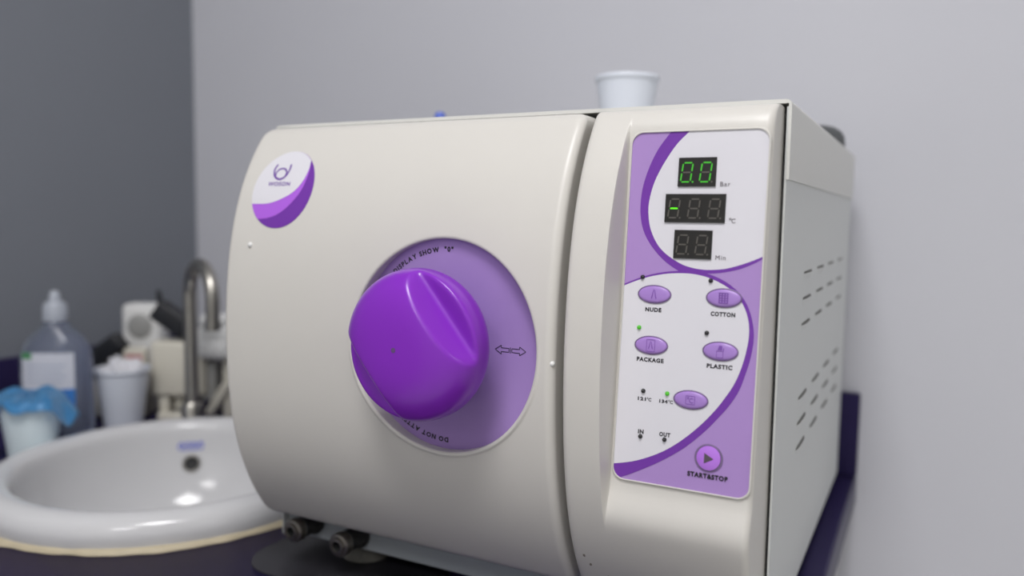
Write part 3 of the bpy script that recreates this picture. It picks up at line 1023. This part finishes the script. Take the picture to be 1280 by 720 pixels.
# ------------------------------------------------------------------ clear bottle
t = empty('bottle', (-1.036, .150, CZ), 'clear plastic bottle with a white label against the grey wall', 'bottle', rz=.55)
mt = wmat(t)
bm = bmesh.new()
BX, BY = .0475, .032
def oval(z, sx_, sy_, e=2.6, n_=72):
    out = []
    for k in range(n_):
        a = 2 * PI * k / n_
        c_, s_ = math.cos(a), math.sin(a)
        out.append(mt @ Vector((sx_ * math.copysign(abs(c_) ** (2 / e), c_), sy_ * math.copysign(abs(s_) ** (2 / e), s_), z)))
    return out
bp = [(.0, BX * .86, BY * .84), (.003, BX * .96, BY * .95), (.008, BX, BY), (.06, BX, BY), (.108, BX, BY), (.122, BX * .98, BY * .97), (.136, BX * .88, BY * .88), (.148, BX * .70, BY * .74), (.158, BX * .48, BY * .58), (.165, .0175, .0175), (.169, .0145, .0145), (.176, .0140, .0140)]
rgs = [[bm.verts.new(p_) for p_ in oval(z, a, b_, 2.6 if z < .15 else 2.0)] for z, a, b_ in bp]
for i in range(len(rgs) - 1):
    for k in range(72):
        bm.faces.new((rgs[i][k], rgs[i][(k + 1) % 72], rgs[i + 1][(k + 1) % 72], rgs[i + 1][k]))
bm.faces.new(rgs[0][::-1]); bm.faces.new(rgs[-1])
obj('bottle_body', bm, M['bottle'], t)
bm = bmesh.new()
lathe(bm, [(.0001, .170), (.0160, .170), (.0165, .174), (.0158, .192), (.0130, .197), (.008, .199), (.0068, .210), (.004, .2135), (.0001, .214)], 40, (0, 0, 0))
bm.transform(mt)
obj('bottle_cap', bm, M['cap_w'], t)
bm = bmesh.new()
def lab_pt(u, z, off=.0006):
    c_ = max(-1, min(1, u / BX))
    yy = -BY * (1 - abs(c_) ** 2.6) ** (1 / 2.6)
    return mt @ Vector((u, yy - off, z))
def lab_quad(u0, u1, z0, z1, off, mi, n_=12):
    lo__ = [bm.verts.new(lab_pt(u0 + (u1 - u0) * k / n_, z0, off)) for k in range(n_ + 1)]
    hi__ = [bm.verts.new(lab_pt(u0 + (u1 - u0) * k / n_, z1, off)) for k in range(n_ + 1)]
    for k in range(n_): bm.faces.new((lo__[k], lo__[k + 1], hi__[k + 1], hi__[k])).material_index = mi
lab_quad(-.036, .036, .030, .127, .0006, 0)
lab_quad(-.036, .036, .030, .075, .0008, 1)
lab_quad(-.036, -.020, .118, .127, .0008, 2)
for k in range(4):
    lab_quad(-.028, .026 - .004 * (k % 2), .108 - .008 * k, .1105 - .008 * k, .0009, 3)
obj('bottle_label', bm, [M['label'], M['label_b'], M['label_g'], M['label_t']], t)

# ------------------------------------------------------------------ equipment heaped behind the tap
RZ = .5
def rotz(a): return Matrix.Rotation(a, 4, 'Z')
# cream device
t = empty('dental_device', (-.945, .315, CZ), 'cream boxy device with a white head and splayed legs behind the tap', 'device', rz=RZ)
W = wmat(t)
def lb(name, boxes, m, parent, bev=.004, rot=None):
    bm = bmesh.new()
    for lo, hi, *r in boxes:
        add_box(bm, lo, hi, bev, 3, r[0] if r else None)
    bm.transform(W)
    return obj(name, bm, m, parent)
lb('body', [((-.066, -.006, .036), (.020, .045, .125))], M['cream'], t, .008)
lb('leg', [((-.056, .0, .0), (-.040, .04, .043))], M['cream'], t, .003)
lb('leg', [((-.014, .0, .0), (.002, .04, .043))], M['cream'], t, .003)
lb('back_panel', [((-.040, .028, .004), (-.014, .038, .043))], M['greyp'], t, .002)
lb('front_panel', [((-.035, .010, .012), (-.019, .028, .043))], M['cream'], t, .003)
lb('foot_bar', [((-.052, -.018, .0), (-.004, -.002, .013))], M['cream'], t, .004)
lb('neck', [((.008, .006, .028), (.034, .04, .092))], M['greyp'], t, .004)
lb('arm', [((.028, -.006, -.046), (.043, .03, .046), Matrix.Rotation(.55, 3, 'Y'))], M['cream'], t, .005)
lb('arm', [((.044, .004, .0), (.074, .045, .10))], M['cream'], t, .005)
lb('head', [((.006, -.008, .108), (.070, .046, .150)), ((.010, -.016, .098), (.062, .01, .128))], M['whitep'], t, .010)
lb('lid', [((.010, -.002, .148), (.055, .04, .168))], M['whitep'], t, .008)
# move the arm onto the base
for o in t.children:
    if o.name == 'arm':
        o.location = Vector((.012, 0, .046))
# white dispenser box
t = empty('dispenser_box', (-1.093, .345, CZ), 'white upright dispenser box with a round grey dial against the grey wall', 'box', rz=RZ)
W = wmat(t)
lb('body', [((-.032, -.022, 0), (.034, .022, .175))], M['whitep'], t, .010)
bm = bmesh.new()
lathe(bm, [(.0001, .004), (.010, .004), (.017, .003), (.0205, .0015), (.021, -.001)], 40, (.0, -.022, .138), (0, -1, 0))
bm.transform(W)
obj('dial', bm, M['greyp'], t)
# cream carton
t = empty('carton', (-1.075, .282, CZ), 'low cream carton behind the white tissue cup', 'carton', rz=RZ)
W = wmat(t)
lb('carton_body', [((-.055, -.025, 0), (.050, .025, .068))], M['cream'], t, .002)
lb('carton_lid', [((-.0565, -.0265, .062), (.0515, .0265, .0695))], M['cream'], t, .0015)
# packet with red print standing on the carton
t = empty('packet', (-1.056, .292, CZ + .0695), 'small cream packet with a red print standing on the carton', 'packet', rz=RZ)
W = wmat(t)
lb('pouch', [((-.016, -.008, 0), (.024, .008, .040))], M['cream'], t, .005)
lb('print', [((-.009, -.0088, .014), (.018, -.0078, .030))], M['red'], t, .0)
# black connector on the carton
t = empty('power_plug', (-1.094, .270, CZ + .0695), 'black plug lying on the cream carton left of the white dispenser box', 'plug', rz=RZ)
W = wmat(t)
R_ = Matrix.Rotation(-.65, 3, 'Y')
bm = bmesh.new()
add_box(bm, (-.028, -.014, .018), (.034, .014, .050), .006, 3, R_)
add_box(bm, (-.036, -.012, .0), (.006, .012, .026), .004, 3)
bm.transform(W)
obj('plug_body', bm, M['black'], t)
bm = bmesh.new()
tube(bm, [W @ Vector(p) for p in spline([(-.016, 0, .007), (-.026, -.004, .006), (-.036, .0, .004), (-.034, .012, .004)], 6)], .003, 10)
obj('cord', bm, M['black'], t)
# black adapter on the device
t = empty('power_adapter', (-.982, .312, CZ + .125), 'black power adapter lying tilted on top of the cream device', 'adapter', rz=RZ)
W = wmat(t)
R_ = Matrix.Rotation(.62, 3, 'Y')
bm = bmesh.new()
add_box(bm, (-.032, -.018, .017), (.032, .018, .050), .005, 3, R_)
bm.transform(W)
obj('adapter_body', bm, M['black'], t)
bm = bmesh.new()
tube(bm, [W @ Vector(p) for p in ((-.020, 0, .055), (-.022, 0, .064), (-.024, 0, .080))], [.006, .005, .0035], 12)
obj('strain_relief', bm, M['black'], t)
bm = bmesh.new()
tube(bm, [W @ Vector(p) for p in spline([(.024, -.012, .016), (.036, -.016, .022), (.052, -.014, .016), (.058, -.02, .0)], 6)], .0028, 10)
obj('cord', bm, M['black'], t)
# blue-capped small bottle on the sterilizer
bx_, by_ = -.440, .25
t = empty('dropper_bottle', (bx_, by_, .3283), 'small bottle whose blue cap just shows over the top edge of the sterilizer', 'bottle')
bm = bmesh.new()
lathe(bm, [(.0001, 0), (.010, 0), (.011, .002), (.011, .021), (.008, .026), (.0055, .028), (.0055, .031)], 32, (bx_, by_, .3283), cap1=True)
obj('bottle_body', bm, M['whitep'], t)
bm = bmesh.new()
lathe(bm, [(.0068, .0275), (.007, .029), (.0066, .038), (.0045, .0415), (.0001, .042)], 32, (bx_, by_, .3283))
obj('bottle_cap', bm, M['bcap'], t)
